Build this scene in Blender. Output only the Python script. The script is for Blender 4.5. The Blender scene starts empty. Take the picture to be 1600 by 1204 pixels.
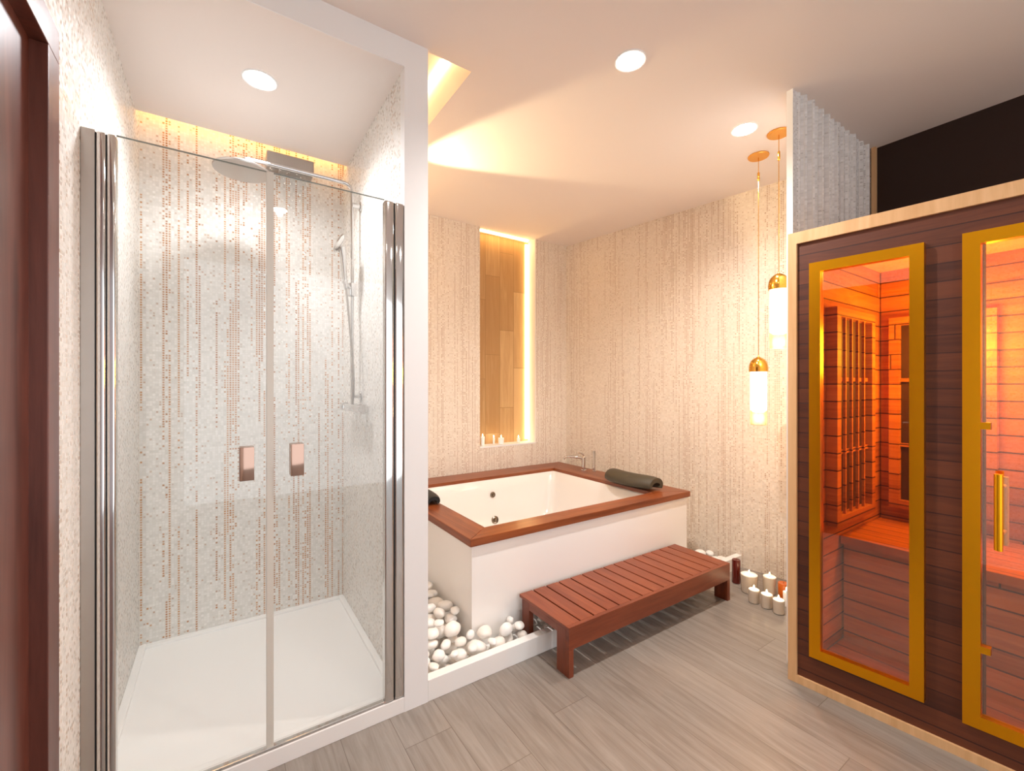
import bpy, bmesh, math, random
from mathutils import Vector, Matrix, noise

random.seed(7)
SC = bpy.context.scene
COL = SC.collection
PI = math.pi

# ------------------------------------------------------------------ camera, world, exposure
FPX = 681.0                                  # focal length in pixels of a 1600 px wide frame
YAW = math.atan(455 / 681.0)
cd = bpy.data.cameras.new('camera'); cam = bpy.data.objects.new('camera', cd); COL.objects.link(cam)
cd.sensor_width = 36.0; cd.lens = 36.0 * FPX / 1600.0
cd.shift_y = 1.0 / 1600.0
cd.clip_start = 0.02
cam.location = (0, 0, 1.35); cam.rotation_euler = (PI / 2, 0, -YAW)
SC.camera = cam

w = bpy.data.worlds.new('world'); SC.world = w; w.use_nodes = True
w.node_tree.nodes['Background'].inputs[0].default_value = (0.93, 0.96, 1.0, 1)
w.node_tree.nodes['Background'].inputs[1].default_value = 1.6
SC.view_settings.view_transform = 'Standard'; SC.view_settings.look = 'None'
SC.view_settings.gamma = 1.0; SC.view_settings.exposure = 0.45
SC.view_settings.use_curve_mapping = False
SC.cycles.use_denoising = True
SC.cycles.max_bounces = 10; SC.cycles.diffuse_bounces = 6; SC.cycles.glossy_bounces = 6
SC.cycles.transparent_max_bounces = 16
SC.cycles.sample_clamp_indirect = 6.0

P_DOWN = 88.0        # ceiling downlights
P_SHOWER = 52.0
E_COVE = 9.0         # cove strips
E_NICHE = 9.0
WARM = (1.0, 0.62, 0.28)
WARMER = (1.0, 0.52, 0.18)

# ------------------------------------------------------------------ helpers
def lin(c):
    if isinstance(c, str):
        c = [int(c[i:i + 2], 16) / 255 for i in (0, 2, 4)]
    return tuple((v / 12.92 if v <= 0.04045 else ((v + 0.055) / 1.055) ** 2.4) for v in c) + (1.0,)

def mat(name, col='808080', rough=0.5, metal=0.0, spec=0.5, coat=0.0, emit=None, estr=0.0):
    m = bpy.data.materials.new(name); m.use_nodes = True
    b = m.node_tree.nodes['Principled BSDF']
    b.inputs['Base Color'].default_value = lin(col)
    b.inputs['Roughness'].default_value = rough
    b.inputs['Metallic'].default_value = metal
    b.inputs['Specular IOR Level'].default_value = spec
    b.inputs['Coat Weight'].default_value = coat
    b.inputs['Coat Roughness'].default_value = 0.06
    if emit:
        b.inputs['Emission Color'].default_value = tuple(emit) + (1,)
        b.inputs['Emission Strength'].default_value = estr
    return m

class NT:
    def __init__(s, m):
        s.m = m; s.t = m.node_tree; s.b = s.t.nodes['Principled BSDF']
    def n(s, typ, **kw):
        d = s.t.nodes.new(typ)
        for k, v in kw.items():
            if k.startswith('_'): d.inputs[k[1:]].default_value = v
            else: setattr(d, k, v)
        return d
    def l(s, a, b): s.t.links.new(a, b)
    def math(s, op, a, b=None, c=None):
        d = s.n('ShaderNodeMath', operation=op)
        for i, v in enumerate((a, b, c)):
            if v is None: continue
            if isinstance(v, (int, float)): d.inputs[i].default_value = v
            else: s.l(v, d.inputs[i])
        return d.outputs[0]
    def comb(s, x, y, z=0.0):
        d = s.n('ShaderNodeCombineXYZ')
        for i, v in enumerate((x, y, z)):
            if isinstance(v, (int, float)): d.inputs[i].default_value = v
            else: s.l(v, d.inputs[i])
        return d.outputs[0]
    def mix(s, f, a, b):
        d = s.n('ShaderNodeMix', data_type='RGBA')
        if isinstance(f, (int, float)): d.inputs[0].default_value = f
        else: s.l(f, d.inputs[0])
        for i, v in ((6, a), (7, b)):
            if isinstance(v, (str, tuple)): d.inputs[i].default_value = lin(v) if isinstance(v, str) else v
            else: s.l(v, d.inputs[i])
        return d.outputs[2]
    def ramp(s, f, stops):
        d = s.n('ShaderNodeValToRGB'); s.l(f, d.inputs[0])
        e = d.color_ramp.elements
        while len(e) < len(stops): e.new(0.5)
        for k, (p, c) in enumerate(stops):
            e[k].position = p; e[k].color = lin(c) if isinstance(c, str) else (c, c, c, 1)
        return d.outputs[0]

def mosaic(name, ax, tile=0.0125, base=('dbd9d4', 'efedea'), streak=('b08a6c', 'cbb09a'), cover=0.30, amt=0.8, stray=0.10, seed=0.0, soft=0.0):
    """tiny square glass mosaic: pale tiles with copper and beige tiles running down in thin broken columns"""
    m = mat(name, 'e0ddd6', 0.3); t = NT(m)
    g = t.n('ShaderNodeNewGeometry'); sp = t.n('ShaderNodeSeparateXYZ'); t.l(g.outputs['Position'], sp.inputs[0])
    u = t.math('DIVIDE', sp.outputs[ax], tile); v = t.math('DIVIDE', sp.outputs[2], tile)
    cu = t.math('FLOOR', u); cv = t.math('FLOOR', v)
    wn = t.n('ShaderNodeTexWhiteNoise', noise_dimensions='3D'); t.l(t.comb(cu, cv, seed), wn.inputs[0])
    wc = t.n('ShaderNodeTexWhiteNoise', noise_dimensions='2D'); t.l(t.comb(cu, seed + 3.3), wc.inputs[0])
    # how far each column runs: a 1D noise per column
    ns = t.n('ShaderNodeTexNoise', noise_dimensions='2D', _Scale=1.0, _Detail=1.0)
    t.l(t.comb(t.math('MULTIPLY', cu, 17.31), t.math('MULTIPLY', cv, 0.02)), ns.inputs['Vector'])
    run = t.n('ShaderNodeMapRange'); t.l(ns.outputs[0], run.inputs[0])
    run.inputs[1].default_value = 0.36; run.inputs[2].default_value = 0.58
    # broad clusters of busier columns
    nl = t.n('ShaderNodeTexNoise', noise_dimensions='2D', _Scale=1.0, _Detail=1.0)
    t.l(t.comb(t.math('MULTIPLY', cu, 0.085), t.math('MULTIPLY', cv, 0.004)), nl.inputs['Vector'])
    cl = t.n('ShaderNodeMapRange'); t.l(nl.outputs[0], cl.inputs[0])
    cl.inputs[1].default_value = 0.35; cl.inputs[2].default_value = 0.65; cl.inputs[3].default_value = 0.45; cl.inputs[4].default_value = 1.5
    colm = t.math('LESS_THAN', wc.outputs[0], t.math('MULTIPLY', cl.outputs[0], cover))
    p = t.math('ADD', t.math('MULTIPLY', t.math('MULTIPLY', colm, run.outputs[0]), amt), stray)
    dark = t.math('LESS_THAN', wn.outputs[0], p)
    sc = t.n('ShaderNodeSeparateColor'); t.l(wn.outputs[1], sc.inputs[0])
    scc = t.n('ShaderNodeSeparateColor'); t.l(wc.outputs[1], scc.inputs[0])
    lightc = t.mix(sc.outputs[1], base[0], base[1])
    darkc = t.mix(scc.outputs[1], streak[0], streak[1])
    darkc = t.mix(t.math('ADD', t.math('MULTIPLY', sc.outputs[2], 0.35), t.math('MULTIPLY', t.math('SUBTRACT', 1.0, colm), 0.45)), darkc, base[0])
    fu = t.math('FRACT', u); fv = t.math('FRACT', v)
    ed = t.math('MINIMUM', t.math('MINIMUM', fu, t.math('SUBTRACT', 1.0, fu)), t.math('MINIMUM', fv, t.math('SUBTRACT', 1.0, fv)))
    grout = t.math('LESS_THAN', ed, 0.09)
    core = t.math('GREATER_THAN', ed, 0.17)
    c = t.mix(t.math('MULTIPLY', dark, core), lightc, darkc)
    c = t.mix(t.math('MULTIPLY', grout, 0.7), c, 'dedad2')
    t.l(c, t.b.inputs['Base Color'])
    rr = t.math('ADD', t.math('MULTIPLY', sc.outputs[0], 0.35), 0.2)
    t.l(t.math('MAXIMUM', rr, t.math('MULTIPLY', grout, 0.7)), t.b.inputs['Roughness'])
    t.l(t.math('MULTIPLY', t.math('GREATER_THAN', sc.outputs[0], 0.86), 0.35), t.b.inputs['Metallic'])
    nm = t.n('ShaderNodeVectorMath', operation='SUBTRACT'); t.l(wn.outputs[1], nm.inputs[0]); nm.inputs[1].default_value = (.5, .5, .5)
    sc2 = t.n('ShaderNodeVectorMath', operation='SCALE'); t.l(nm.outputs[0], sc2.inputs[0]); sc2.inputs['Scale'].default_value = 0.12
    ad = t.n('ShaderNodeVectorMath', operation='ADD'); t.l(sc2.outputs[0], ad.inputs[0]); t.l(g.outputs['Normal'], ad.inputs[1])
    nn = t.n('ShaderNodeVectorMath', operation='NORMALIZE'); t.l(ad.outputs[0], nn.inputs[0])
    t.l(nn.outputs[0], t.b.inputs['Normal'])
    return m

def wood(name, dark, light, axis=0, scale=1.0, rough=0.4, coat=0.0, obj=True, contrast=1.0):
    """straight grained timber, grain along axis"""
    m = mat(name, light, rough, coat=coat); t = NT(m)
    if obj:
        src = t.n('ShaderNodeTexCoord').outputs['Object']
    else:
        src = t.n('ShaderNodeNewGeometry').outputs['Position']
    mp = t.n('ShaderNodeMapping'); t.l(src, mp.inputs[0])
    s = [14 * scale] * 3; s[axis] = 1.1 * scale
    mp.inputs['Scale'].default_value = s
    n1 = t.n('ShaderNodeTexNoise', _Scale=1.0, _Detail=6.0, _Roughness=0.62, _Distortion=1.1); t.l(mp.outputs[0], n1.inputs['Vector'])
    n2 = t.n('ShaderNodeTexNoise', _Scale=6.0, _Detail=3.0); t.l(mp.outputs[0], n2.inputs['Vector'])
    f = t.math('ADD', t.math('MULTIPLY', n1.outputs[0], 0.75), t.math('MULTIPLY', n2.outputs[0], 0.25))
    c = t.ramp(f, [(0.5 - 0.18 / contrast, dark), (0.5 + 0.18 / contrast, light)])
    t.l(c, t.b.inputs['Base Color'])
    bp = t.n('ShaderNodeBump', _Strength=0.12, _Distance=0.002); t.l(f, bp.inputs['Height']); t.l(bp.outputs[0], t.b.inputs['Normal'])
    return m

def planks(name, dark, light, run, across, width, length, rough=0.45, gap='2a1a12', gapw=0.03, coat=0.0, var=0.35, gapmix=1.0, grain=1.0):
    """boards laid side by side: run/across are 0,1,2 world axes"""
    m = mat(name, light, rough, coat=coat); t = NT(m)
    g = t.n('ShaderNodeNewGeometry'); sp = t.n('ShaderNodeSeparateXYZ'); t.l(g.outputs['Position'], sp.inputs[0])
    a = t.math('DIVIDE', sp.outputs[across], width); ca = t.math('FLOOR', a); fa = t.math('FRACT', a)
    wn = t.n('ShaderNodeTexWhiteNoise', noise_dimensions='1D'); t.l(ca, wn.inputs['W'])
    r = t.math('ADD', t.math('DIVIDE', sp.outputs[run], length), wn.outputs[0]); cr = t.math('FLOOR', r); fr = t.math('FRACT', r)
    w2 = t.n('ShaderNodeTexWhiteNoise', noise_dimensions='2D'); t.l(t.comb(ca, cr), w2.inputs[0])
    vv = t.comb(t.math('MULTIPLY', sp.outputs[run], 1.6 * grain), t.math('MULTIPLY', sp.outputs[across], 22.0 * grain), t.math('MULTIPLY', w2.outputs[0], 9.0))
    n1 = t.n('ShaderNodeTexNoise', _Scale=1.0, _Detail=6.0, _Roughness=0.65, _Distortion=1.4); t.l(vv, n1.inputs['Vector'])
    f = t.math('ADD', t.math('MULTIPLY', n1.outputs[0], 1.0 - var * 0.5), t.math('MULTIPLY', t.math('SUBTRACT', w2.outputs[0], 0.25), var))
    c = t.ramp(f, [(0.3, dark), (0.68, light)])
    e1 = t.math('LESS_THAN', t.math('MINIMUM', fa, t.math('SUBTRACT', 1.0, fa)), gapw)
    e2 = t.math('LESS_THAN', t.math('MINIMUM', fr, t.math('SUBTRACT', 1.0, fr)), gapw * width / length)
    e = t.math('MAXIMUM', e1, e2)
    t.l(t.mix(t.math('MULTIPLY', e, gapmix), c, gap), t.b.inputs['Base Color'])
    h = t.math('SUBTRACT', t.math('MULTIPLY', n1.outputs[0], 0.15), e)
    bp = t.n('ShaderNodeBump', _Strength=0.5, _Distance=0.002); t.l(h, bp.inputs['Height']); t.l(bp.outputs[0], t.b.inputs['Normal'])
    return m

def glassmat(name, tint='f9faf9', f0=0.045, rough=0.0):
    """thin clear pane: straight-through light plus an angle dependent mirror reflection"""
    m = bpy.data.materials.new(name); m.use_nodes = True; nt = m.node_tree
    for n in list(nt.nodes): nt.nodes.remove(n)
    N = nt.nodes.new; L = nt.links.new
    def mth(op, a, b=None):
        d = N('ShaderNodeMath'); d.operation = op
        for i, v in enumerate((a, b)):
            if v is None: continue
            if isinstance(v, (int, float)): d.inputs[i].default_value = v
            else: L(v, d.inputs[i])
        return d.outputs[0]
    o = N('ShaderNodeOutputMaterial'); mx = N('ShaderNodeMixShader'); tr = N('ShaderNodeBsdfTransparent'); gl = N('ShaderNodeBsdfGlossy')
    g = N('ShaderNodeNewGeometry'); dt = N('ShaderNodeVectorMath'); dt.operation = 'DOT_PRODUCT'
    L(g.outputs['Incoming'], dt.inputs[0]); L(g.outputs['Normal'], dt.inputs[1])
    p5 = mth('POWER', mth('SUBTRACT', 1.0, mth('ABSOLUTE', dt.outputs['Value'])), 5.0)
    L(mth('ADD', mth('MULTIPLY', p5, 1 - f0), f0), mx.inputs[0])
    tr.inputs[0].default_value = lin(tint); gl.inputs['Roughness'].default_value = rough
    L(tr.outputs[0], mx.inputs[1]); L(gl.outputs[0], mx.inputs[2]); L(mx.outputs[0], o.inputs[0])
    return m

M = {}
M['mos_x'] = mosaic('mosaic_tiles_back', 0, cover=.40, amt=.95, stray=.06, streak=('ae723e', 'cc9868'))
M['mos_y'] = mosaic('mosaic_tiles_side', 1, cover=.16, amt=.45, stray=.10, streak=('c4a890', 'd6c4b4'), seed=5.0)
M['mos_tub'] = mosaic('mosaic_tiles_bath', 0, cover=.5, amt=.85, stray=.06, streak=('b8987c', 'cdb59f'), base=('dccdba', 'eaddcd'), seed=9.0)
M['mos_right'] = mosaic('mosaic_tiles_right', 1, cover=.5, amt=.85, stray=.06, streak=('b8987c', 'cdb59f'), base=('dccdba', 'eaddcd'), seed=2.0)
M['ceil'] = mat('ceiling_paint', 'efe6e0', 0.9)
M['white'] = mat('white_plaster', 'ecebea', 0.7)
M['gloss'] = mat('white_gloss_panel', 'f0eeeb', 0.18, coat=0.3)
M['acryl'] = mat('white_acrylic', 'e8e4df', 0.12, coat=0.5)
M['tray'] = mat('white_stone_resin', 'f4f4f2', 0.35)
M['floor'] = planks('floor_laminate', '786f67', '958d85', 1, 0, 0.19, 1.3, rough=0.34, gap='6a5f56', gapw=0.006, var=0.16, grain=1.3)
M['doorwood'] = wood('dark_walnut', '47221a', '784538', 2, 0.7, 0.35)
M['bench'] = wood('oiled_teak', '6c2e18', '944e30', 1, 1.0, 0.38)
M['bench_x'] = wood('oiled_teak_rail', '662b16', '8c472a', 0, 1.0, 0.38)
M['rim_x'] = wood('iroko_rim_long', '62290f', '96522b', 0, 1.0, 0.33)
M['rim_y'] = wood('iroko_rim_side', '62290f', '96522b', 1, 1.0, 0.33)
M['chrome'] = mat('chrome', 'd8d6d4', 0.06, 1.0)
M['satin'] = mat('satin_aluminium', 'b8b2ac', 0.32, 1.0)
M['bronze'] = mat('rose_bronze', 'b09080', 0.1, 1.0)
M['black'] = mat('black_rubber', '0a0a0c', 0.5)
M['glass'] = glassmat('clear_glass', 'fbfbfa')
M['saunaglass'] = glassmat('sauna_glass', 'f6f0ea', .15)
M['edge'] = mat('polished_glass_edge', '7d8580', .15)
M['seal'] = mat('translucent_seal', 'd6d2c8', 0.35)
M['gold'] = mat('brushed_gold', 'eaa81c', 0.3, 1.0)
M['brass'] = mat('polished_brass', 'e8b050', 0.16, 1.0)
M['canopy'] = mat('satin_brass', 'e8a850', 0.35, 0.7)
M['void'] = mat('dark_brown_paint', '2a1409', 0.8)
M['saunaout'] = planks('sauna_cladding', '421b0d', '633119', 1, 2, 0.067, 5.0, rough=0.5, gap='35140c', gapw=0.035, var=0.3)
M['saunain'] = planks('sauna_lining', '985018', 'd08038', 1, 2, 0.085, 5.0, rough=0.55, gap='4a2410', gapw=0.04, var=0.3)
M['saunain_x'] = planks('sauna_lining_side', '985018', 'd08038', 0, 2, 0.085, 5.0, rough=0.55, gap='4a2410', gapw=0.04, var=0.3)
M['saunabench'] = planks('sauna_bench_boards', '8c4a1a', 'c07030', 1, 0, 0.09, 5.0, rough=0.5, gap='5a3018', gapw=0.04, var=0.3)
M['oak'] = wood('pale_oak_trim', 'c99a68', 'e3b98a', 2, 0.7, 0.5)
M['nichewood'] = planks('niche_wood_tile', 'b58a55', 'd2ac78', 2, 0, 0.16, 0.75, rough=0.5, gap='a07a48', gapw=0.015, var=0.5)
M['pillow'] = mat('olive_grey_foam', '453c2c', 0.6)
M['wax'] = mat('white_wax', 'f6f4f0', 0.4)
M['wax'].node_tree.nodes['Principled BSDF'].inputs['Subsurface Weight'].default_value = 0.0
M['votive'] = glassmat('votive_glass', 'fbf8f4', .04)
M['red'] = mat('red_wax', '5a1208', 0.25, coat=0.4)
M['amber'] = mat('amber_wax', 'c05a10', 0.3, coat=0.3)
M['flame'] = mat('candle_flame', 'ffffff', emit=(1, .72, .38), estr=22)
M['led'] = mat('led_strip_warm', 'ffffff', emit=WARM, estr=E_COVE)
M['led_n'] = mat('led_strip_niche', 'ffffff', emit=(1.0, .66, .26), estr=E_NICHE)
M['led_s'] = mat('led_strip_shower', 'ffffff', emit=(1.0, .55, .18), estr=6)
M['lens'] = mat('downlight_lens', 'ffffff', emit=(1, .97, .93), estr=18)
M['tube'] = mat('opal_glass_lit', 'ffffff', emit=(1, .84, .6), estr=2.2)
M['heater'] = mat('infrared_heater', '3a1c10', 0.6)
M['stone'] = []
for k, c in enumerate(('f4f1ec', 'ece7e0', 'f7f5f2')):
    mm = mat('white_pebble', c, 0.42); t = NT(mm)
    nz = t.n('ShaderNodeTexNoise', _Scale=14.0, _Detail=3.0); tc = t.n('ShaderNodeTexCoord'); t.l(tc.outputs['Object'], nz.inputs['Vector'])
    t.l(t.mix(t.math('MULTIPLY', nz.outputs[0], 0.5), c, 'd9d2c8'), t.b.inputs['Base Color'])
    M['stone'].append(mm)

def mesh_obj(name, bm, m, parent=None, smooth=None, kind=None, loc=None):
    bmesh.ops.recalc_face_normals(bm, faces=bm.faces[:])
    me = bpy.data.meshes.new(name); bm.to_mesh(me); bm.free()
    for x in (m if isinstance(m, (list, tuple)) else [m]): me.materials.append(x)
    if smooth is not None:
        me.shade_smooth()
        if smooth < 3: me.set_sharp_from_angle(angle=smooth)
    o = bpy.data.objects.new(name, me); COL.objects.link(o)
    if parent: o.parent = parent
    if kind: o['kind'] = kind
    if loc: o.location = loc
    return o

def box(bm, x0, x1, y0, y1, z0, z1, bev=0.0, seg=2):
    r = bmesh.ops.create_cube(bm, size=1.0)
    vs = r['verts']
    for v in vs:
        v.co = Vector((x0 + (v.co.x + .5) * (x1 - x0), y0 + (v.co.y + .5) * (y1 - y0), z0 + (v.co.z + .5) * (z1 - z0)))
    if bev > 0:
        es = list({e for v in vs for e in v.link_edges})
        bmesh.ops.bevel(bm, geom=es, offset=bev, segments=seg, profile=0.6, affect='EDGES')
    return bm

def B(*a, **k): return box(bmesh.new(), *a, **k)

def prism(bm, pts, z0, z1):
    a = [bm.verts.new((x, y, z0)) for x, y in pts]; b = [bm.verts.new((x, y, z1)) for x, y in pts]
    n = len(pts)
    bm.faces.new(a[::-1]); bm.faces.new(b)
    for i in range(n): bm.faces.new((a[i], a[(i + 1) % n], b[(i + 1) % n], b[i]))
    return bm

def lathe(bm, prof, seg=24, cx=0, cy=0, cap=True):
    rings = []
    for r, z in prof:
        rings.append([bm.verts.new((cx + r * math.cos(2 * PI * i / seg), cy + r * math.sin(2 * PI * i / seg), z)) for i in range(seg)])
    for a, b in zip(rings, rings[1:]):
        for i in range(seg): bm.faces.new((a[i], a[(i + 1) % seg], b[(i + 1) % seg], b[i]))
    if cap:
        bm.faces.new(rings[0][::-1]); bm.faces.new(rings[-1])
    return bm

def tube(bm, pts, r, seg=12):
    pts = [Vector(p) for p in pts]; rings = []
    rr = r if isinstance(r, (list, tuple)) else [r] * len(pts)
    prev = None
    for i, p in enumerate(pts):
        d = (pts[min(i + 1, len(pts) - 1)] - pts[max(i - 1, 0)]).normalized()
        if prev is None:
            n = d.orthogonal().normalized()
        else:
            n = (prev - d * prev.dot(d)).normalized()
        prev = n; b = d.cross(n)
        rings.append([bm.verts.new(p + (n * math.cos(2 * PI * k / seg) + b * math.sin(2 * PI * k / seg)) * rr[i]) for k in range(seg)])
    for a, b in zip(rings, rings[1:]):
        for i in range(seg): bm.faces.new((a[i], a[(i + 1) % seg], b[(i + 1) % seg], b[i]))
    bm.faces.new(rings[0][::-1]); bm.faces.new(rings[-1])
    return bm

def arcpts(a, corner, b, r=0.03, n=6):
    """polyline a-corner-b with a rounded corner"""
    a, c, b = Vector(a), Vector(corner), Vector(b)
    p0 = c + (a - c).normalized() * r; p1 = c + (b - c).normalized() * r
    out = []
    for i in range(n + 1):
        t = i / n; out.append(p0.lerp(c, t).lerp(c.lerp(p1, t), t))
    return out

def thing(name, label, cat, loc=(0, 0, 0), rotz=0, group=None):
    o = bpy.data.objects.new(name, None); COL.objects.link(o); o.empty_display_size = 0.1
    o.location = loc; o.rotation_euler = (0, 0, rotz)
    o['label'] = label; o['category'] = cat
    if group: o['group'] = group
    return o
def tag(o, label, cat, group=None):
    o['label'] = label; o['category'] = cat
    if group: o['group'] = group
    return o

def dup(root, loc, label=None, rotz=None, scale=None):
    r = root.copy(); COL.objects.link(r); r.location = loc
    if rotz is not None: r.rotation_euler = (0, 0, rotz)
    if scale: r.scale = scale
    if label: r['label'] = label
    for ch in list(root.children):
        c = ch.copy(); COL.objects.link(c); c.parent = r
        if ch.type == 'LIGHT': c.data = ch.data
        for g2 in ch.children:
            e = g2.copy(); COL.objects.link(e); e.parent = c
    return r

# ------------------------------------------------------------------ dimensions
ZC = 2.79; ZS = 2.675            # ceiling, shower ceiling
YF = 1.749                       # plane of shower front and kerb
YB = 3.43                        # wall behind the bath
XL = -0.34
XP0, XP1 = 0.633, 0.737          # partition
YSB = 2.84                       # back wall of shower
def xr(y): return 2.965 + 0.158 * (YB - y)     # right wall face

# ------------------------------------------------------------------ structure
S = 'structure'
mesh_obj('floor', B(-0.6, 4.2, -2.6, YB, -0.05, 0.0), M['floor'], kind=S)

bm = bmesh.new()                                     # ceiling with a cove slot beside the partition
box(bm, XL - .1, XP1, -2.6, YB + .3, ZC, ZC + 0.2)
box(bm, XP1, 0.955, -2.6, 1.765, ZC, ZC + 0.2)
box(bm, 0.955, 4.2, -2.6, YB + .3, ZC, ZC + 0.2)
box(bm, XP1 - .02, 1.0, 1.74, YB + .3, ZC + 0.2, ZC + 0.22)
mesh_obj('ceiling', bm, M['ceil'], kind=S)
mesh_obj('ceiling', B(XL, XP0, YF + 0.004, 2.74, ZS, ZC), M['ceil'], kind=S)   # lowered shower ceiling
mesh_obj('trim_1', B(XL, XP0, YF, YF + 0.004, ZS, ZC), M['white'], kind=S)

mesh_obj('wall_left', B(XL - 0.1, XL, 1.528, YSB + .1, 0, ZC), M['mos_y'], kind=S)
bm = bmesh.new(); box(bm, XL - .1, XL, 0.40, 1.528, 2.227, ZC); box(bm, XL - .1, XL, -2.6, 0.40, 0, ZC)
mesh_obj('wall_left', bm, M['mos_y'], kind=S)
mesh_obj('wall_shower_back', B(XL, XP0, YSB, YSB + .1, 0, ZC), M['mos_x'], kind=S)
# partition: tiled toward the shower, white plaster end and bath side
mesh_obj('wall_partition', B(XP0 + .004, XP1, YF, YB + .1, 0, ZC), M['white'], kind=S)
mesh_obj('wall_shower_right', B(XP0, XP0 + .004, YF + 0.05, YSB, 0.0, ZS), M['mos_y'], kind=S)
mesh_obj('trim_2', B(XP0, XP0 + .004, YF, YF + .05, 0, ZC), M['white'], kind=S)

# back wall with the tall lit niche
NX0, NX1, NZ0 = 1.944, 2.571, 0.79
bm = bmesh.new()
box(bm, XP1, NX0, YB, YB + .2, 0, ZC); box(bm, NX1, 3.2, YB, YB + .2, 0, ZC); box(bm, NX0, NX1, YB, YB + .2, 0, NZ0)
mesh_obj('wall_back', bm, M['mos_tub'], kind=S)
bm = bmesh.new(); box(bm, NX0, NX1, YB + .135, YB + .2, NZ0, ZC)
mesh_obj('wall_niche_back', bm, M['nichewood'], kind=S)
bm = bmesh.new(); box(bm, NX0, NX1, YB - .004, YB + .135, NZ0, NZ0 + .012)
box(bm, NX1 - .006, NX1, YB - .003, YB + .115, NZ0 + .012, ZC)
mesh_obj('trim_3', bm, M['white'], kind=S)

# slanted right wall
bm = bmesh.new()
y0, y1 = 1.026, YB
prism(bm, [(xr(y1), y1), (xr(y0), y0), (xr(y0) + .1, y0), (xr(y1) + .1, y1)], 0, ZC)
mesh_obj('wall_right', bm, M['mos_right'], kind=S)

# thin tiled wall end above and beside the sauna, with shallow vertical ribs
bm = bmesh.new()
xs0, xs1 = 2.305, xr(1.0) + .02
n = 190; top = []; bot = []
rnd = random.Random(3); ph = [rnd.uniform(0, 6) for _ in range(4)]
for i in range(n + 1):
    x = xs0 + .03 + (xs1 - xs0 - .03) * i / n
    a = min(1, i / 6)
    y = 1.0 + a * 0.011 * (math.sin(x * 95 + ph[0]) + .6 * math.sin(x * 61 + ph[1]) + .5 * math.sin(x * 163 + ph[2]) - .3)
    bot.append((x, y))
pts = [(xs0, 1.0)] + bot + [(xs1, 1.026), (xs0, 1.026)]
prism(bm, pts, 0.0, ZC)
M['ribs'] = mosaic('mosaic_tiles_ribbed', 0, tile=0.011, base=('cfcccb', 'e4e2e2'), streak=('b4aeac', 'c9c3bf'), cover=.3, amt=.5, stray=.04, seed=4)
mesh_obj('wall_end', bm, [M['ribs']], kind=S)
mesh_obj('trim_4', B(xs0 - .003, xs0, 0.999, 1.027, 0, ZC), M['white'], kind=S)
mesh_obj('wall_behind_sauna', B(3.30, 3.4, -2.6, .985, 0, ZC), M['void'], kind=S)
mesh_obj('trim_5', B(3.272, 3.30, .965, .985, 2.06, ZC), M['oak'], kind=S)

# kerb around the pebble bed, shower sill, shower tray
mesh_obj('trim_6', B(XP1, xr(1.77), YF, YF + .045, 0, .092, bev=.003), M['gloss'], kind=S)
mesh_obj('floor_pebble_bed', B(XP1, xr(3.0) , YF + .045, YB, 0.0, .012), M['gloss'], kind=S)
mesh_obj('trim_7', B(XL, XP0, YF, YF + .05, 0, .062, bev=.002), M['gloss'], kind=S)

# hinged walnut door in the left wall
fr = bmesh.new()
yo0, yo1, zo = 0.40, 1.528, 2.227
box(fr, XL - .08, XL + .006, 1.445, yo1, 0, 2.148, bev=.002); box(fr, XL - .08, XL + .006, yo0, .483, 0, 2.148, bev=.002)
box(fr, XL - .08, XL + .006, yo0, yo1, 2.148, zo, bev=.002)
d1 = mesh_obj('door_1', fr, M['doorwood'], kind=S)
lf = B(XL - .075, XL - .026, .483, 1.445, 0.005, 2.148)
mesh_obj('door_leaf', lf, M['doorwood'], d1)
hb = bmesh.new(); box(hb, XL - .026, XL - .02, .52, .56, .98, 1.16, bev=.002); tube(hb, [(XL - .02, .54, 1.05), (XL + .02, .54, 1.05)], .008); tube(hb, [(XL + .02, .535, 1.05), (XL + .02, .65, 1.05)], .008)
mesh_obj('door_handle', hb, M['satin'], d1, smooth=.7)

# ------------------------------------------------------------------ LED strips (cove, niche, shower)
def strip(name, bmx, m, label):
    return tag(mesh_obj(name, bmx, m), label, 'led strip')
strip('led_strip', B(.925, .950, 1.80, 3.42, ZC + .185, ZC + .198), M['led'], 'warm light strip inside the ceiling slot beside the white partition')
strip('led_strip', B(XP1 + .001, XP1 + .014, 2.55, 3.10, 2.36, 2.375), mat('fill_strip_wall', 'ffffff', emit=WARM, estr=45), 'added unseen warm fill strip on the bath side of the white partition')  # added strip hidden behind the partition end, warm fill for the bath
strip('led_strip', B(XL + .02, XP0 - .02, 2.78, 2.80, ZC - .02, ZC - .004), M['led_s'], 'warm light strip in the gap behind the lowered shower ceiling')
strip('led_strip', B(NX1 - .035, NX1 - .012, YB + .12, YB + .133, NZ0 + .03, ZC - .02), M['led_n'], 'warm vertical light strip in the right corner of the wall niche')
strip('led_strip', B(NX0 + .02, NX1 - .05, YB + .05, YB + .075, ZC - .014, ZC - .002), M['led_n'], 'warm light strip across the top of the wall niche')

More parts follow.
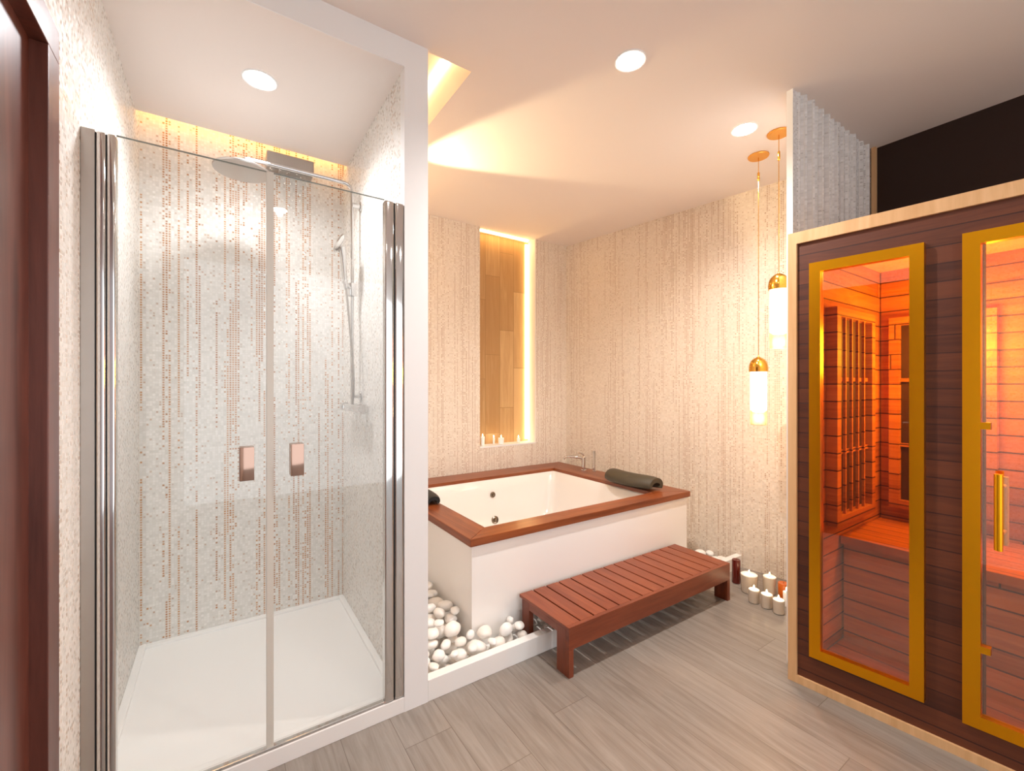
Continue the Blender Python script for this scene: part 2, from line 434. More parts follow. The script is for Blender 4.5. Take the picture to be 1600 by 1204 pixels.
ws = thing('wall_spot', 'small warm spotlight on the bath side of the white partition, aimed along the ceiling', 'wall light', (XP1, 2.86, 2.60))
aim = Vector((.72, -.695, .10)).normalized()
b = bmesh.new(); tube(b, [(0, 0, 0), (.03, 0, 0)], .012); tube(b, [Vector((.045, 0, 0)) - aim * .02, Vector((.045, 0, 0)) + aim * .05], .026, 20)
mesh_obj('spot_housing', b, M['white'], ws, smooth=.7)
b = bmesh.new(); tube(b, [Vector((.045, 0, 0)) + aim * .0505, Vector((.045, 0, 0)) + aim * .052], .022, 20)
mesh_obj('spot_lens', b, mat('spot_lens', 'ffffff', emit=(1, .8, .5), estr=20), ws)
l = bpy.data.lights.new('wall_spot_lamp', 'SPOT'); l.energy = 80; l.color = (1, .74, .42); l.shadow_soft_size = .02; l.spot_size = math.radians(48); l.spot_blend = .35
lo_ = bpy.data.objects.new('wall_spot_lamp', l); COL.objects.link(lo_); lo_.parent = ws; lo_.location = Vector((.045, 0, 0)) + aim * .06
lo_.rotation_euler = aim.to_track_quat('-Z', 'Y').to_euler()

# ------------------------------------------------------------------ downlights
def downlight(loc, power, label, spot=150, col=(1, .96, .92), soft=.025):
    t = thing('downlight', label, 'ceiling light', loc, group='round ceiling downlights')
    mesh_obj('trim_ring', lathe(bmesh.new(), [(.056, -.001), (.066, -.004), (.07, -.001), (.07, .0), (.056, .0)], 32, cap=False), M['white'], t, smooth=.6)
    mesh_obj('lens', lathe(bmesh.new(), [(.0565, -.0035), (.0565, -.0005)], 32), M['lens'], t)
    l = bpy.data.lights.new('downlight_lamp', 'SPOT'); l.energy = power; l.color = col; l.shadow_soft_size = soft
    l.spot_size = math.radians(spot); l.spot_blend = .9
    lo = bpy.data.objects.new('downlight_lamp', l); COL.objects.link(lo); lo.parent = t; lo.location = (0, 0, -.03)
    return t
downlight((.141, 2.176, ZS), P_SHOWER, 'round white downlight in the lowered shower ceiling', col=(.97, .97, 1), soft=.08, spot=160)
downlight((1.508, 1.314, ZC), P_DOWN, 'round downlight in the main ceiling left of the other one')
downlight((2.442, 1.309, ZC), P_DOWN * .62, 'round downlight in the main ceiling beside the brass pendant canopies')
downlight((1.508, -.5, ZC), P_DOWN * .15, 'added unseen fill downlight behind the viewer, nearer the sauna')  # unseen lamp added to lift the bounce light
downlight((.4, -.5, ZC), P_DOWN * .12, 'added unseen fill downlight behind the viewer, nearer the walnut door')  # added out of view as weak fill
downlight((.9, .55, ZC), P_DOWN * .12, 'added unseen fill downlight overhead of the viewer')  # extra lamp above the frame, added for fill only

# ------------------------------------------------------------------ shower
tray = bmesh.new()
box(tray, XL, XP0, YF + .05, YSB, 0, .03)
box(tray, XL, XL + .03, YF + .05, YSB, .03, .058, bev=.004); box(tray, XP0 - .03, XP0, YF + .05, YSB, .03, .058, bev=.004)
box(tray, XL + .03, XP0 - .03, YF + .05, YF + .08, .03, .058, bev=.004); box(tray, XL + .03, XP0 - .03, YSB - .035, YSB, .03, .058, bev=.004)
box(tray, XL + .03, XP0 - .03, YF + .08, YSB - .035, .03, .045)
st = tag(mesh_obj('shower_tray', tray, M['tray']), 'white low rectangular shower tray behind the glass door', 'shower tray')

en = thing('shower_door', 'frameless two-panel glass shower door between chrome profiles', 'shower door', (0, YF + .012, .062))
def ep(name, bmx, m, parent=en, smooth=None):
    return mesh_obj(name, bmx, m, parent, smooth=smooth)
H = 2.043   # height above sill
pl = ep('glass_panel', B(-.262, .134, -.003, .003, .012, H), M['glass'])
pr_ = ep('glass_panel', B(.156, .556, -.003, .003, .012, H), M['glass'])
for x0_, x1_ in ((-.262, .134), (.156, .552)): ep('glass_edge', B(x0_, x1_, -.0028, .0028, H + .0002, H + .0032), M['edge'])
ep('seal', B(.134, .156, -.006, .006, .012, H), M['seal'])
wp = ep('wall_profile', B(XL + .001, -.309, -.012, .03, 0, H), M['satin']); wp['label'] = 'satin grey flat wall profile'
for x0, x1 in ((-.307, -.285), (-.283, -.262)):
    ep('hinge_profile', B(x0, x1, -.011, .026, 0, H, bev=.007, seg=4), M['chrome'], smooth=.8)
for x0, x1 in ((.552, .590), (.594, .632)):
    ep('hinge_profile', B(x0, x1, -.011, .026, .003, H, bev=.009, seg=4), M['chrome'], smooth=.8)
ep('gasket', B(.590, .594, -.006, .02, .003, H - .004), M['black'])
ep('gasket', B(-.285, -.283, -.006, .02, .0, H - .004), M['black'])
ep('gasket', B(-.309, -.307, -.006, .02, .0, H - .004), M['black'])
ep('bottom_rail', B(-.262, .552, -.008, .012, 0.0, .012, bev=.002), M['chrome'])
for hx, h in ((.074, 'left'), (.230, 'right')):
    b = bmesh.new()
    # square cup pull: frame with hollow, front and back
    for s in (-1, 1):
        y0, y1 = (-.026, -.003) if s < 0 else (.003, .02)
        box(b, hx - .022, hx + .022, y0, y1, .965, 1.08, bev=.003)
    o = ep('handle', b, M['bronze'], pl if h == 'left' else pr_, smooth=.6)

# shower column on the right shower wall
sx = .585; sy = 2.42
sh = thing('shower_column', 'chrome shower riser with round rain head and hand shower on tiled wall', 'shower', (0, 0, 0))
b = bmesh.new()
tube(b, [(sx, sy, 1.22)] + [tuple(p) for p in arcpts((sx, sy, 1.3), (sx, sy, 2.43), (.2, sy, 2.43), .05)] + [(.11, sy, 2.43)] + [tuple(p) for p in arcpts((.2, sy, 2.43), (.085, sy, 2.43), (.085, sy, 2.38), .03)] + [(.085, sy, 2.375)], .0095, 14)
mesh_obj('riser_pipe', b, M['chrome'], sh, smooth=.8)
b = bmesh.new(); lathe(b, [(.012, 2.392), (.03, 2.388), (.115, 2.374), (.12, 2.368), (.118, 2.362), (.0, 2.360)][:-1], 40, .085, sy)
mesh_obj('rain_head', b, M['satin'], sh, smooth=.6)
for z in (2.32, 1.30):
    b = bmesh.new(); tube(b, [(sx, sy, z), (XP0 - .001, sy, z)], .014); tube(b, [(XP0 - .008, sy, z), (XP0 - .001, sy, z)], .025, 20)
    mesh_obj('wall_bracket', b, M['chrome'], sh, smooth=.7)
b = bmesh.new(); box(b, sx - .02, sx + .02, sy - .022, sy + .02, 1.83, 1.90, bev=.008); tube(b, [(sx - .01, sy - .01, 1.87), (sx - .05, sy - .03, 1.90)], .011)
mesh_obj('slider', b, M['chrome'], sh, smooth=.7)
hs = bmesh.new()
tube(hs, [(sx - .035, sy - .02, 1.865), (sx - .045, sy - .03, 1.93), (sx - .055, sy - .04, 2.02), (sx - .065, sy - .05, 2.07)], [.010, .012, .014, .02], 14)
r = bmesh.new()
lathe(r, [(.015, -.012), (.045, -.008), (.052, 0), (.050, .008)], 28)
mt = Matrix.Translation((sx - .075, sy - .055, 2.085)) @ Matrix.Rotation(math.radians(62), 4, Vector((-.3, -1, 0)).normalized())
bmesh.ops.transform(r, matrix=mt, verts=r.verts[:])
tmp = bpy.data.meshes.new('t'); r.to_mesh(tmp); r.free(); hs.from_mesh(tmp)
hso = mesh_obj('hand_shower', hs, M['chrome'], sh, smooth=.8)
b = bmesh.new(); pts = []
for i in range(25):
    t = i / 24
    pts.append((sx - .035 + .045 * math.sin(t * PI) * .2 + .03 * t, sy - .02 - .05 * math.sin(PI * t), 1.865 - .62 * t - .12 * math.sin(PI * t)))
tube(b, pts, .006, 8); mesh_obj('hose', b, M['satin'], sh, smooth=1)
b = bmesh.new()
box(b, sx - .02, sx + .02, 2.25, 2.55, 1.215, 1.255, bev=.012, seg=3)
tube(b, [(sx, 2.30, 1.235), (XP0 - .001, 2.30, 1.235)], .02); tube(b, [(sx, 2.50, 1.235), (XP0 - .001, 2.50, 1.235)], .02)
mesh_obj('mixer_body', b, M['chrome'], sh, smooth=.7)
for y0, y1 in ((2.20, 2.248), (2.552, 2.60)):
    b = bmesh.new(); tube(b, [(sx, y0, 1.235), (sx, y1, 1.235)], .024, 20); mesh_obj('mixer_knob', b, M['chrome'], sh, smooth=.7)

wf = thing('waterfall_spout', 'flat rectangular grey waterfall spout on the tiled shower back wall', 'shower spout', (.33, YSB, 2.575))
mesh_obj('spout_body', B(-.12, .12, -.10, 0, 0, .075, bev=.004), M['satin'], wf)
mesh_obj('outlet_slot', B(-.11, .11, -.095, -.07, -.003, .0005), M['black'], wf)
b = bmesh.new(); rnd = random.Random(12)
for k in range(300):
    z = 2.56 - 1.75 * rnd.random() ** 1.35; fall = (2.57 - z)
    x = .33 + rnd.uniform(-.11, .11) * (1 + .35 * fall); y = YSB - .085 - .05 * fall ** .5 - rnd.uniform(0, .1) * min(1, fall)
    rr = rnd.uniform(.0016, .0038)
    bmesh.ops.create_icosphere(b, subdivisions=1, radius=rr, matrix=Matrix.Translation((x, y, z)) @ Matrix.Diagonal((1, 1, rnd.uniform(1, 2.2), 1)))
o = mesh_obj('water_drops', b, mat('water_glints', 'ffffff', .05, .85), smooth=3); o['kind'] = 'stuff'
tag(o, 'glinting water drops falling from the spout in the shower', 'water')

# ------------------------------------------------------------------ bathtub
TZ = .58
ox0, ox1, oy0, oy1 = 1.04, 2.866, 1.932, YB - .004
ix0, ix1, iy0, iy1 = 1.20, 2.60, 2.064, 3.19
tb = thing('bathtub', 'large white whirlpool bathtub with a reddish wooden rim and white side panels', 'bathtub', (0, 0, 0))
for nm, a in (('front_panel', (1.058, 2.848, 1.950, 1.968, 0.012, .532)), ('side_panel', (1.058, 1.076, 1.968, oy1, .012, .532)), ('side_panel', (2.830, 2.848, 1.968, oy1, .012, .532))):
    mesh_obj(nm, B(*a, bev=.0015), M['gloss'], tb)
b = bmesh.new()
box(b, 1.050, 2.856, 1.942, 1.99, .532, .540); box(b, 1.050, 1.10, 1.99, oy1, .532, .540); box(b, 2.806, 2.856, 1.99, oy1, .532, .540)
mesh_obj('edge_strip', b, M['gloss'], tb)
def rimboard(pts, m):
    bmx = prism(bmesh.new(), pts, .5405, TZ)
    bmesh.ops.bevel(bmx, geom=bmx.edges[:], offset=.002, segments=2, affect='EDGES')
    return mesh_obj('rim_board', bmx, m, tb)
rimboard([(ox0, oy0), (ox1, oy0), (ix1, iy0), (ix0, iy0)], M['rim_x'])
rimboard([(ox0, oy1), (ox0, oy0), (ix0, iy0), (ix0, iy1)], M['rim_y'])
rimboard([(ix1, iy1), (ix1, iy0), (ox1, oy0), (ox1, oy1)], M['rim_y'])
rimboard([(ox0, oy1), (ix0, iy1), (ix1, iy1), (ox1, oy1)], M['rim_x'])
def rrect(x0, x1, y0, y1, r, z, n=6):
    out = []
    for cx, cy, a0 in ((x1 - r, y1 - r, 0), (x0 + r, y1 - r, 90), (x0 + r, y0 + r, 180), (x1 - r, y0 + r, 270)):
        for i in range(n + 1):
            a = math.radians(a0 + 90 * i / n); out.append((cx + r * math.cos(a), cy + r * math.sin(a), z))
    return out
b = bmesh.new(); loops = []
for ins, r, z in ((-.012, .02, .553), (.0, .03, .555), (.006, .05, .545), (.02, .08, .45), (.05, .11, .28), (.08, .13, .17), (.13, .13, .125), (.2, .12, .115)):
    loops.append([b.verts.new(p) for p in rrect(ix0 + ins, ix1 - ins * 1.4, iy0 + ins, iy1 - ins, r, z)])
for a, c in zip(loops, loops[1:]):
    for i in range(len(a)): b.faces.new((a[i], a[(i + 1) % len(a)], c[(i + 1) % len(a)], c[i]))
b.faces.new(loops[-1])
mesh_obj('basin', b, M['acryl'], tb, smooth=1.2)
M['jet'] = mat('jet_trim', '8d7f70', .25, .9)
def jet(x, y, z, big):
    b = bmesh.new(); R = .034 if big else .024
    lathe(b, [(R, 0), (R, .006), (R * .75, .012), (R * .7, .006), (R * .4, .006), (R * .35, .014), (.002, .015)], 24)
    bmesh.ops.transform(b, matrix=Matrix.Translation((x, y, z)) @ Matrix.Rotation(math.radians(84), 4, 'X'), verts=b.verts[:])
    mesh_obj('jet_nozzle', b, M['jet'], tb, smooth=.6)
jet(1.916, 3.163, .43, False); jet(1.916, 3.128, .225, True)

# faucet set on the right rim
fc = thing('bath_faucet', 'small chrome bath mixer with hand shower on the wooden rim near the wall corner', 'faucet', (2.76, 2.95, TZ))
b = bmesh.new(); lathe(b, [(.026, 0), (.026, .006), (.018, .012), (.018, .10), (.02, .12), (.012, .132)], 24); mesh_obj('mixer_body', b, M['chrome'], fc, smooth=.6)
b = bmesh.new(); tube(b, [(0, 0, .105), (-.03, .03, .118), (-.10, .09, .125), (-.13, .115, .118), (-.135, .12, .10)], .011, 14); mesh_obj('spout', b, M['chrome'], fc, smooth=.8)
b = bmesh.new(); tube(b, [(0, 0, .13), (-.01, 0, .15), (-.055, .01, .165)], [.009, .007, .006], 10); mesh_obj('lever', b, M['chrome'], fc, smooth=.8)
b = bmesh.new(); lathe(b, [(.02, 0), (.02, .006), (.013, .01), (.012, .06)], 20, .045, -.09); mesh_obj('shower_holder', b, M['chrome'], fc, smooth=.6)
b = bmesh.new(); tube(b, [(.045, -.09, .06), (.045, -.09, .12), (.045, -.09, .185)], [.009, .010, .013], 14); mesh_obj('hand_shower', b, M['chrome'], fc, smooth=.6)

# head pillows
def pillow(name, label, xc, y0, y1, z, r, m, bow):
    """padded half roll, crescent section, bowed along its length"""
    b = bmesh.new(); rings = []; N = 16; K = 20
    for i in range(N + 1):
        t = i / N; y = y0 + (y1 - y0) * t; bx = bow * math.sin(PI * t); rr = r * (1 - .18 * abs(2 * t - 1) ** 6)
        ring = []
        for k in range(K):
            a = PI * (-.18 + 1.26 * k / (K - 1)) if k < K else 0
            ring.append(b.verts.new((xc + bx - rr * 1.25 * math.cos(PI - a), y, z + rr * .9 * math.sin(a))))
        for k in range(8):
            a = PI * (1.08 - 1.26 * k / 7)
            ring.append(b.verts.new((xc + bx - rr * .75 * math.cos(PI - a) - .004, y, z - .006 + rr * .42 * math.sin(a))))
        rings.append(ring)
    L = len(rings[0])
    for p, q in zip(rings, rings[1:]):
        for k in range(L): b.faces.new((p[k], p[(k + 1) % L], q[(k + 1) % L], q[k]))
    b.faces.new(rings[0][::-1]); b.faces.new(rings[-1])
    return tag(mesh_obj(name, b, m, smooth=.9), label, 'bath pillow')
pillow('bath_pillow', 'curved dark olive bath pillow over the right rim of the tub', 2.66, 2.07, 2.52, TZ + .042, .072, M['pillow'], -.05)
pillow('bath_pillow', 'black bath pillow on the left rim, half hidden by the white partition', 1.145, 2.62, 3.0, TZ + .026, .042, M['black'], .02)

# ------------------------------------------------------------------ slatted step bench
bx0, bx1, by0, by1, bz = 1.335, 2.675, 1.525, 1.928, .233
be = thing('step_bench', 'low reddish wooden slatted step bench in front of the tub', 'bench', ((bx0 + bx1) / 2, (by0 + by1) / 2, 0))
cx, cy = (bx0 + bx1) / 2, (by0 + by1) / 2
def rel(a): return (a[0] - cx, a[1] - cx, a[2] - cy, a[3] - cy, a[4], a[5])
NS = 15; pitch = (bx1 - bx0) / NS
for i in range(NS):
    g0 = 0 if i == 0 else .0045; g1 = 0 if i == NS - 1 else .0045
    mesh_obj('slat', B(*rel((bx0 + i * pitch + g0, bx0 + (i + 1) * pitch - g1, by0 + .0215, by1 - .0015, bz - .015, bz)), bev=.0012), M['bench'], be)
mesh_obj('front_rail', B(*rel((bx0, bx1, by0, by0 + .021, bz - .105, bz)), bev=.0015), M['bench_x'], be)
mesh_obj('back_rail', B(*rel((bx0 + .03, bx1 - .03, by1 - .026, by1 - .004, bz - .09, bz - .0155)), bev=.0015), M['bench_x'], be)
M['bench_z'] = wood('oiled_teak_leg', '602814', '844126', 2, 1.0, 0.4)
for x in (bx0, bx1 - .028):
    mesh_obj('leg', B(*rel((x, x + .028, by0 + .0215, by0 + .088, .0, bz - .0155)), bev=.0015), M['bench_z'], be)
    mesh_obj('leg', B(*rel((x, x + .028, by1 - .09, by1 - .0265, .0125, bz - .0155)), bev=.0015), M['bench_z'], be)
    xx = x if x < cx else x + .007
    mesh_obj('end_rail', B(*rel((xx, xx + .021, by0 + .0885, by1 - .0905, bz - .05, bz - .0155))), M['bench'], be)
mesh_obj('front_corner', B(*rel((bx0, bx0 + .028, by0 + .0001, by0 + .0212, .0, bz - .1055))), M['bench_z'], be)
mesh_obj('front_corner', B(*rel((bx1 - .028, bx1, by0 + .0001, by0 + .0212, .0, bz - .1055))), M['bench_z'], be)

# ------------------------------------------------------------------ pebbles
protos = []
for k in range(7):
    b = bmesh.new(); bmesh.ops.create_icosphere(b, subdivisions=3, radius=1.0)
    for v in b.verts:
        nrm = v.co.normalized(); f = 1 + .16 * noise.noise(nrm * 1.1 + Vector((k * 9.7, 3, 1))) + .05 * noise.noise(nrm * 2.6 + Vector((k * 3, 9, 1)))
        v.co = nrm * f
    me = bpy.data.meshes.new('pebble'); b.to_mesh(me); b.free(); me.materials.append(M['stone'][k % 3]); me.shade_smooth()
    protos.append(me)
rnd = random.Random(21); placed = []
legs = [(bx0 - .01, bx0 + .038, by1 - .10, by1 - .02), (bx1 - .038, bx1 + .01, by1 - .10, by1 - .02)]
def try_region(x0, x1, y0, y1, count, rmin, rmax, zmax, keep=None):
    global placed
    for _ in range(count):
        best = None
        r = rnd.uniform(rmin, rmax); asp = rnd.uniform(.52, .78)
        rh = r * .93
        for _t in range(40):
            x = rnd.uniform(x0 + r, x1 - r); y = rnd.uniform(y0 + r, y1 - r)
            if keep and not keep(x, y, r): continue
            if any(a - r < x < c + r and d - r < y < e + r for a, c, d, e in legs): continue
            z = .0125 + r * asp
            for (px, py, pz, pr, pa) in placed:
                d2 = (px - x) ** 2 + (py - y) ** 2; s = (r + pr) * 1.01
                if d2 < s * s:
                    zz = pz + math.sqrt(s * s - d2) * (asp + pa) / 2
                    if zz > z: z = zz
            if best is None or z < best[2]: best = (x, y, z, r, asp)
        if best and best[2] + best[3] * best[4] < zmax(best[0], best[1]): placed.append(best)
# front strip, left strip, right strip
lo = lambda x, y: .115 + .05 * max(0, 1 - abs(y - 1.95) * 6) * 1.0
try_region(XP1, 1.33, YF + .047, 1.948, 150, .022, .056, lambda x, y: .11 + .35 * (y - 1.80))
try_region(XP1, 1.056, 1.90, 2.62, 110, .028, .054, lambda x, y: .20)
try_region(1.30, 1.75, YF + .047, 1.945, 26, .022, .038, lambda x, y: .09)
try_region(2.40, 3.2, YF + .047, 2.05, 52, .026, .052, lambda x, y: .15 if x > 2.7 else .08, keep=lambda x, y, r: x + r < xr(y) - .005 and (y + r < 1.947 or x - r > 2.85))
for i, (x, y, z, r, a) in enumerate(placed):
    o = bpy.data.objects.new('pebble', rnd.choice(protos)); COL.objects.link(o)
    o.location = (x, y, z); o.rotation_euler = (rnd.uniform(-.1, .1), rnd.uniform(-.1, .1), rnd.uniform(0, 6.28))
    o.scale = (r * rnd.uniform(.92, .99), r * rnd.uniform(.70, .88), r * a * .93)
    if y < 1.945 and x < 1.33: g = ('smooth white pebble in the bed in front of the tub, left of the bench', 'white pebbles left of the bench')
    elif x < 1.06: g = ('smooth white pebble in the bed along the left side of the tub', 'white pebbles beside the tub')
    elif x < 2.68: g = ('smooth white pebble behind the bench at the foot of the tub panel', 'white pebbles behind the bench')
    else: g = ('smooth white pebble between the right end of the tub and the wall', 'white pebbles right of the tub')
    tag(o, g[0], 'pebble', g[1])

# ------------------------------------------------------------------ candles
def flame(parent, z, s=1.0):
    b = bmesh.new(); lathe(b, [(.0012 * s, z + .0), (.0035 * s, z + .005 * s), (.004 * s, z + .009 * s), (.0022 * s, z + .016 * s), (.0004, z + .021 * s)], 10)
    mesh_obj('flame', b, M['flame'], parent, smooth=2)
def candle(loc, r, h, label, wax='wax', glass=True, lit=True, group=None, taper=.9):
    t = thing('candle', label, 'candle', loc, group=group)
    b = bmesh.new(); lathe(b, [(r * taper * .93, .003), (r * .93, h * .97), (r * .85, h), (.3 * r, h - .003), (.001, h - .004)], 26)
    mesh_obj('wax', b, M[wax], t, smooth=.8)
    if glass:
        b = bmesh.new(); lathe(b, [(r * taper, 0), (r, h * 1.02), (r * .97, h * 1.02), (r * taper * .97, .002)], 26, cap=False)
        mesh_obj('cup', b, M['votive'], t, smooth=.8)
    b = bmesh.new(); tube(b, [(0, 0, h - .004), (.0005, 0, h + .006)], .0012, 6); mesh_obj('wick', b, M['black'], t)
    if lit:
        flame(t, h + .004, 1.1)
        l = bpy.data.lights.new('candle_glow', 'POINT'); l.energy = .02; l.color = (1, .78, .5); l.shadow_soft_size = .006
        lo_ = bpy.data.objects.new('candle_glow', l); COL.objects.link(lo_); lo_.parent = t; lo_.location = (0, 0, h + .022)
    return t
GF = 'lit candles on the floor'
candle((2.771, 1.425, 0), .034, .082, 'small white votive candle on the floor, front row left', group=GF)
candle((2.772, 1.349, 0), .034, .083, 'small white votive candle on the floor, middle of the front row', group=GF)
candle((2.760, 1.275, 0), .033, .082, 'small white votive candle on the floor, front row nearest the sauna', group=GF)
candle((2.885, 1.515, 0), .054, .118, 'widest white candle in glass at the back left of the floor group', group=GF, taper=.86)
candle((2.975, 1.430, 0), .042, .112, 'tall white glass candle in the back row, right of the widest one', group=GF, taper=.86)
candle((2.975, 1.345, 0), .034, .10, 'amber candle on the floor partly hidden by the sauna edge', wax='amber', glass=False, lit=False, group=GF)
candle((2.885, 1.288, 0), .02, .09, 'slim white candle tucked beside the sauna edge', glass=False, group=GF)
candle((2.945, 1.635, 0), .029, .160, 'tall dark red pillar candle on the floor beside the bench end', wax='red', glass=False, lit=False, taper=1.0)
nz = NZ0 + .012
for (px, py, r, h, lb) in ((1.995, 3.47, .020, .085, 'tall thin white candle at the left end of the wall niche'),
                           (2.135, 3.505, .011, .062, 'thinnest white candle at the back of the wall niche'),
                           (2.195, 3.47, .030, .062, 'thickest short white candle in the middle of the wall niche'),
                           (2.40, 3.48, .018, .045, 'smallest white candle at the right end of the wall niche')):
    candle((px, py, nz), r, h, lb, glass=False, group='candles in the wall niche')

# ------------------------------------------------------------------ pendants
def pendant(x, y, ztop, label):
    t = thing('pendant_lamp', label, 'pendant lamp', (x, y, ZC), group='pendant lamps')
    zt = ztop - ZC
    mesh_obj('canopy', lathe(bmesh.new(), [(.058, -.001), (.06, -.006), (.056, -.012), (.006, -.013)], 36), M['canopy'], t, smooth=.7)
    mesh_obj('cord', tube(bmesh.new(), [(0, 0, -.012), (0, 0, zt)], .0022, 8), M['brass'], t)
    mesh_obj('cord_grip', lathe(bmesh.new(), [(.004, -.16), (.007, -.155), (.007, -.11), (.004, -.105)], 14), M['brass'], t, smooth=.7)
    mesh_obj('cap', lathe(bmesh.new(), [(.0535, zt - .092), (.0545, zt - .07), (.051, zt - .045), (.042, zt - .024), (.026, zt - .009), (.006, zt), (.003, zt + .012)], 32), M['brass'], t, smooth=1)
    mesh_obj('lit_glass', lathe(bmesh.new(), [(.047, zt - .092), (.047, zt - .33), (.03, zt - .345)], 32), M['tube'], t, smooth=.8)
    b = bmesh.new(); lathe(b, [(.048, zt - .092), (.048, zt - .42), (.044, zt - .425), (.044, zt - .3)], 32, cap=False)
    mesh_obj('glass_tube', b, M['frost'], t, smooth=.8)
    l = bpy.data.lights.new('pendant_glow', 'POINT'); l.energy = 3; l.color = (1, .62, .30); l.shadow_soft_size = .05
    lo_ = bpy.data.objects.new('pendant_glow', l); COL.objects.link(lo_); lo_.parent = t; lo_.location = (0, 0, zt - .38)
M['frost'] = glassmat('frosted_pendant_glass', 'fff4e8', .12, .35)
pendant(2.794, 1.409, 1.532, 'left and lower brass pendant lamp with a glowing glass tube')
pendant(2.637, 1.217, 1.99, 'higher brass pendant lamp close to the sauna')

# ------------------------------------------------------------------ sauna cabin
P0 = Vector((2.176, .965, 0)); k_ = .11; nn_ = math.hypot(1, k_); D = Vector((k_ / nn_, -1 / nn_, 0)); N_ = Vector((1 / nn_, k_ / nn_, 0))
SL = 1.70; SH = 2.05; XB = 3.272
sa = thing('sauna_cabin', 'infrared sauna cabin clad in dark brown boards with gold framed glass and orange glow inside', 'sauna', tuple(P0))
def sb(bm, s0, s1, d0, d1, z0, z1):
    """box in the slanted frame of the cabin front: s along the front, d into the cabin; coordinates relative to P0"""
    vs = []
    for z in (z0, z1):
        for s, d in ((s0, d0), (s1, d0), (s1, d1), (s0, d1)):
            p = D * s + Vector((d, 0, 0)); vs.append(bm.verts.new((p.x, p.y, z)))
    for f in ((3, 2, 1, 0), (4, 5, 6, 7), (0, 1, 5, 4), (1, 2, 6, 5), (2, 3, 7, 6), (3, 0, 4, 7)): bm.faces.new([vs[i] for i in f])
    return bm
def SBX(*a): return sb(bmesh.new(), *a)
W1 = (.105, .447, .168, 1.878); W2 = (.582, 1.118, .155, 1.885); W3 = (1.253, 1.595, .168, 1.878)
b = bmesh.new()
z0, z1 = .034, 1.998
cols = [.02, W1[0], W1[1], W2[0], W2[1], W3[0], W3[1], SL - .02]
for i in range(7):
    a, c = cols[i], cols[i + 1]
    wnd = {1: W1, 3: W2, 5: W3}.get(i)
    if wnd:
        sb(b, a, c, .012, .045, z0, wnd[2]); sb(b, a, c, .012, .045, wnd[3], z1)
    else: sb(b, a, c, .012, .045, z0, z1)
bmesh.ops.remove_doubles(b, verts=b.verts[:], dist=.0001)
mesh_obj('front_cladding', b, M['saunaout'], sa)
b = bmesh.new()
sb(b, 0, .034, 0, .05, 0.0, SH); sb(b, SL - .034, SL, 0, .05, 0, SH); sb(b, .034, SL - .034, 0, .05, SH - .052, SH); sb(b, .034, SL - .034, 0, .05, 0, .034)
mesh_obj('edge_trim', b, M['oak'], sa)
def loc_prism(pts, z0, z1, m, name):
    b = prism(bmesh.new(), [(x - P0.x, y - P0.y) for x, y in pts], z0, z1); return mesh_obj(name, b, m, sa)
def fx(s): return P0.x + D.x * s
def fy(s): return P0.y + D.y * s
yR = fy(SL)
loc_prism([(fx(0) + .05, .965), (fx(.03) + .05, fy(.03)), (XB, fy(.03)), (XB, .965)], .04, SH - .03, M['saunain_x'], 'side_wall')
loc_prism([(fx(SL) + .05, yR), (XB, yR), (XB, yR + .03), (fx(SL - .03) + .05, yR + .03)], .04, SH - .03, M['saunain_x'], 'side_wall')
loc_prism([(XB - .03, .93), (XB - .03, yR + .035), (XB, yR + .035), (XB, .93)], .04, SH - .03, M['saunain'], 'back_wall')
roof = [(fx(0) + .005, .965), (fx(SL) + .005, yR), (XB, yR), (XB, .965)]
loc_prism(roof, SH - .0298, SH, M['oak'], 'roof')
loc_prism([(fx(0) + .052, .93), (fx(SL) + .052, yR + .035), (XB - .031, yR + .035), (XB - .031, .93)], .0, .04, M['saunabench'], 'cabin_floor')
# bench inside
BZ = .58; BX = 2.66
o = loc_prism([(BX, .928), (BX, yR + .035), (XB - .032, yR + .035), (XB - .032, .928)], BZ - .04, BZ, M['saunabench'], 'bench_seat')
o = loc_prism([(BX + .03, .925), (BX + .03, yR + .04), (BX + .05, yR + .04), (BX + .05, .925)], .041, BZ - .041, M['saunain'], 'bench_front')
# heaters: frame, dark mesh, vertical bars
def heater(plane, a0, a1, z0, z1):
    """plane 'side': on the left side wall, along X; plane 'back': on the back wall, along Y"""
    hp = bmesh.new(); hm = bmesh.new()
    def put(bm, u0, u1, q0, q1, d0, d1):
        if plane == 'side': box(bm, u0 - P0.x, u1 - P0.x, fy(.03) - d1 - P0.y, fy(.03) - d0 - P0.y, q0, q1)
        else: box(bm, XB - .03 - d1 - P0.x, XB - .03 - d0 - P0.x, u0 - P0.y, u1 - P0.y, q0, q1)
    put(hm, a0 + .03, a1 - .03, z0 + .03, z1 - .03, .001, .012)
    for u0, u1, q0, q1 in ((a0, a0 + .045, z0, z1), (a1 - .045, a1, z0, z1), (a0 + .045, a1 - .045, z0, z0 + .045), (a0 + .045, a1 - .045, z1 - .045, z1)):
        put(hp, u0, u1, q0, q1, .001, .05)
    n = max(2, int((a1 - a0 - .09) / .07))
    for i in range(1, n):
        u = a0 + .045 + (a1 - a0 - .09) * i / n; put(hp, u - .006, u + .006, z0 + .045, z1 - .045, .03, .042)
    for q in (z0 + (z1 - z0) * .34, z0 + (z1 - z0) * .68): put(hp, a0 + .045, a1 - .045, q - .02, q + .0, .02, .03)
    f = mesh_obj('heater_frame', hp, M['saunain'], sa); mesh_obj('heater_plate', hm, M['heater'], f)
heater('side', 2.50, 3.0, .66, 1.74)
heater('back', .46, .88, .66, 1.74)
heater('back', -.12, .30, .66, 1.80)
heater('back', -.66, -.24, .66, 1.74)

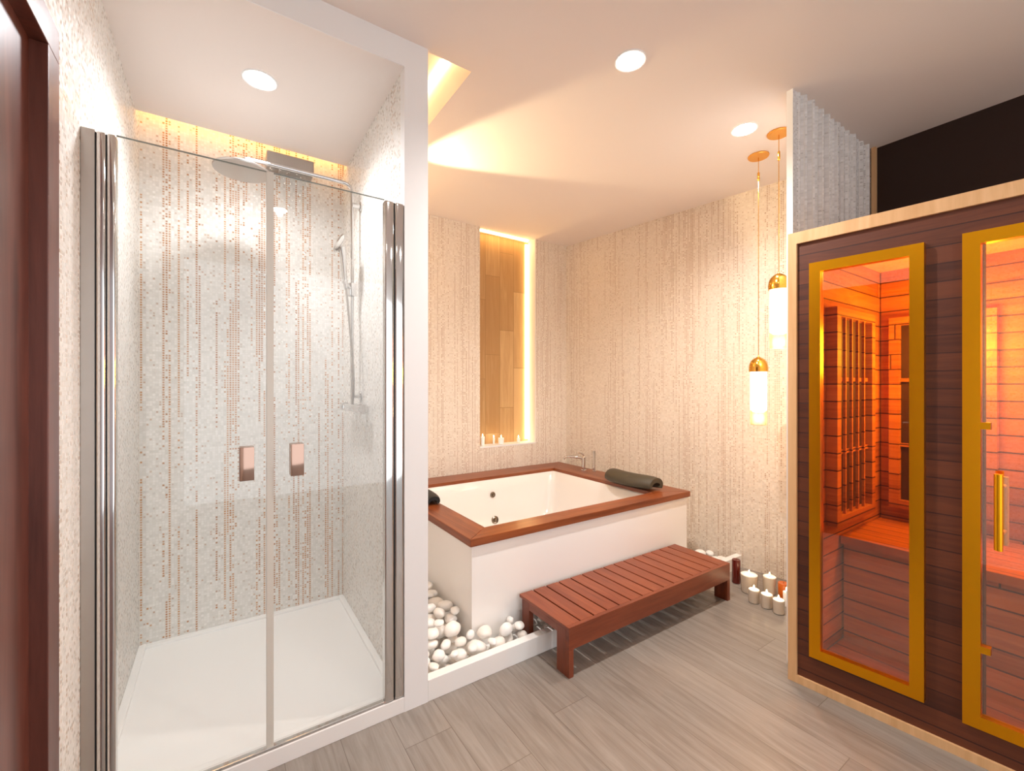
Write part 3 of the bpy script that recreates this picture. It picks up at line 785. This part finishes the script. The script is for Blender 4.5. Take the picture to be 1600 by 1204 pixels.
# glazed openings
def gold_frame(s0, s1, z0, z1, wd, d0=-.012):
    b = bmesh.new()
    sb(b, s0, s0 + wd, d0, .02, z0, z1); sb(b, s1 - wd, s1, d0, .02, z0, z1)
    sb(b, s0 + wd, s1 - wd, d0, .02, z0, z0 + wd); sb(b, s0 + wd, s1 - wd, d0, .02, z1 - wd, z1)
    bmesh.ops.remove_doubles(b, verts=b.verts[:], dist=.0001)
    return b
for s0, s1, nm in ((.088, .462, 'window_frame'), (1.238, 1.612, 'window_frame')):
    f = mesh_obj(nm, gold_frame(s0, s1, .150, 1.895, .042), M['gold'], sa)
    mesh_obj('pane', SBX(s0 + .042, s1 - .042, .002, .008, .192, 1.853), M['saunaglass'], f)
dr = mesh_obj('door_frame', gold_frame(.563, 1.137, .136, 1.900, .045), M['gold'], sa)
mesh_obj('pane', SBX(.608, 1.092, .002, .008, .181, 1.855), M['saunaglass'], dr)
b = bmesh.new()
def sp(s, d, z): p = D * s + Vector((d, 0, 0)); return (p.x, p.y, z)
tube(b, [sp(.655, -.045, .79), sp(.655, -.045, 1.05)], .011, 16)
for z in (.84, 1.0): tube(b, [sp(.655, -.045, z), sp(.655, .0, z)], .007, 10)
mesh_obj('door_handle', b, M['gold'], dr, smooth=.7)
b = bmesh.new()
tube(b, [sp(.655, .055, .79), sp(.655, .055, 1.03)], .011, 16)
for z in (.84, 1.0): tube(b, [sp(.655, .055, z), sp(.655, .009, z)], .007, 10)
mesh_obj('door_handle', b, M['oak'], dr, smooth=.7)
for z in (1.21, .42): mesh_obj('hinge', SBX(.600, .632, -.013, .014, z - .012, z + .012), M['gold'], dr)
# inner jamb of the door opening
mesh_obj('door_jamb', SBX(.580, .606, .046, .09, .045, 2.0), M['heater'], sa)

# cabin lamps
for y in (.55, -.25):
    fz = mesh_obj('cabin_lamp', B(2.75 - P0.x, 2.95 - P0.x, y - .1 - P0.y, y + .1 - P0.y, SH - .042, SH - .031), mat('orange_cabin_light', 'ffffff', emit=(1.0, .36, .06), estr=14), sa)
    l = bpy.data.lights.new('cabin_glow', 'POINT'); l.energy = 26; l.color = (1.0, .46, .03); l.shadow_soft_size = .12
    lo_ = bpy.data.objects.new('cabin_glow', l); COL.objects.link(lo_); lo_.parent = fz; lo_.location = (2.95 - P0.x, y - P0.y, 1.55)
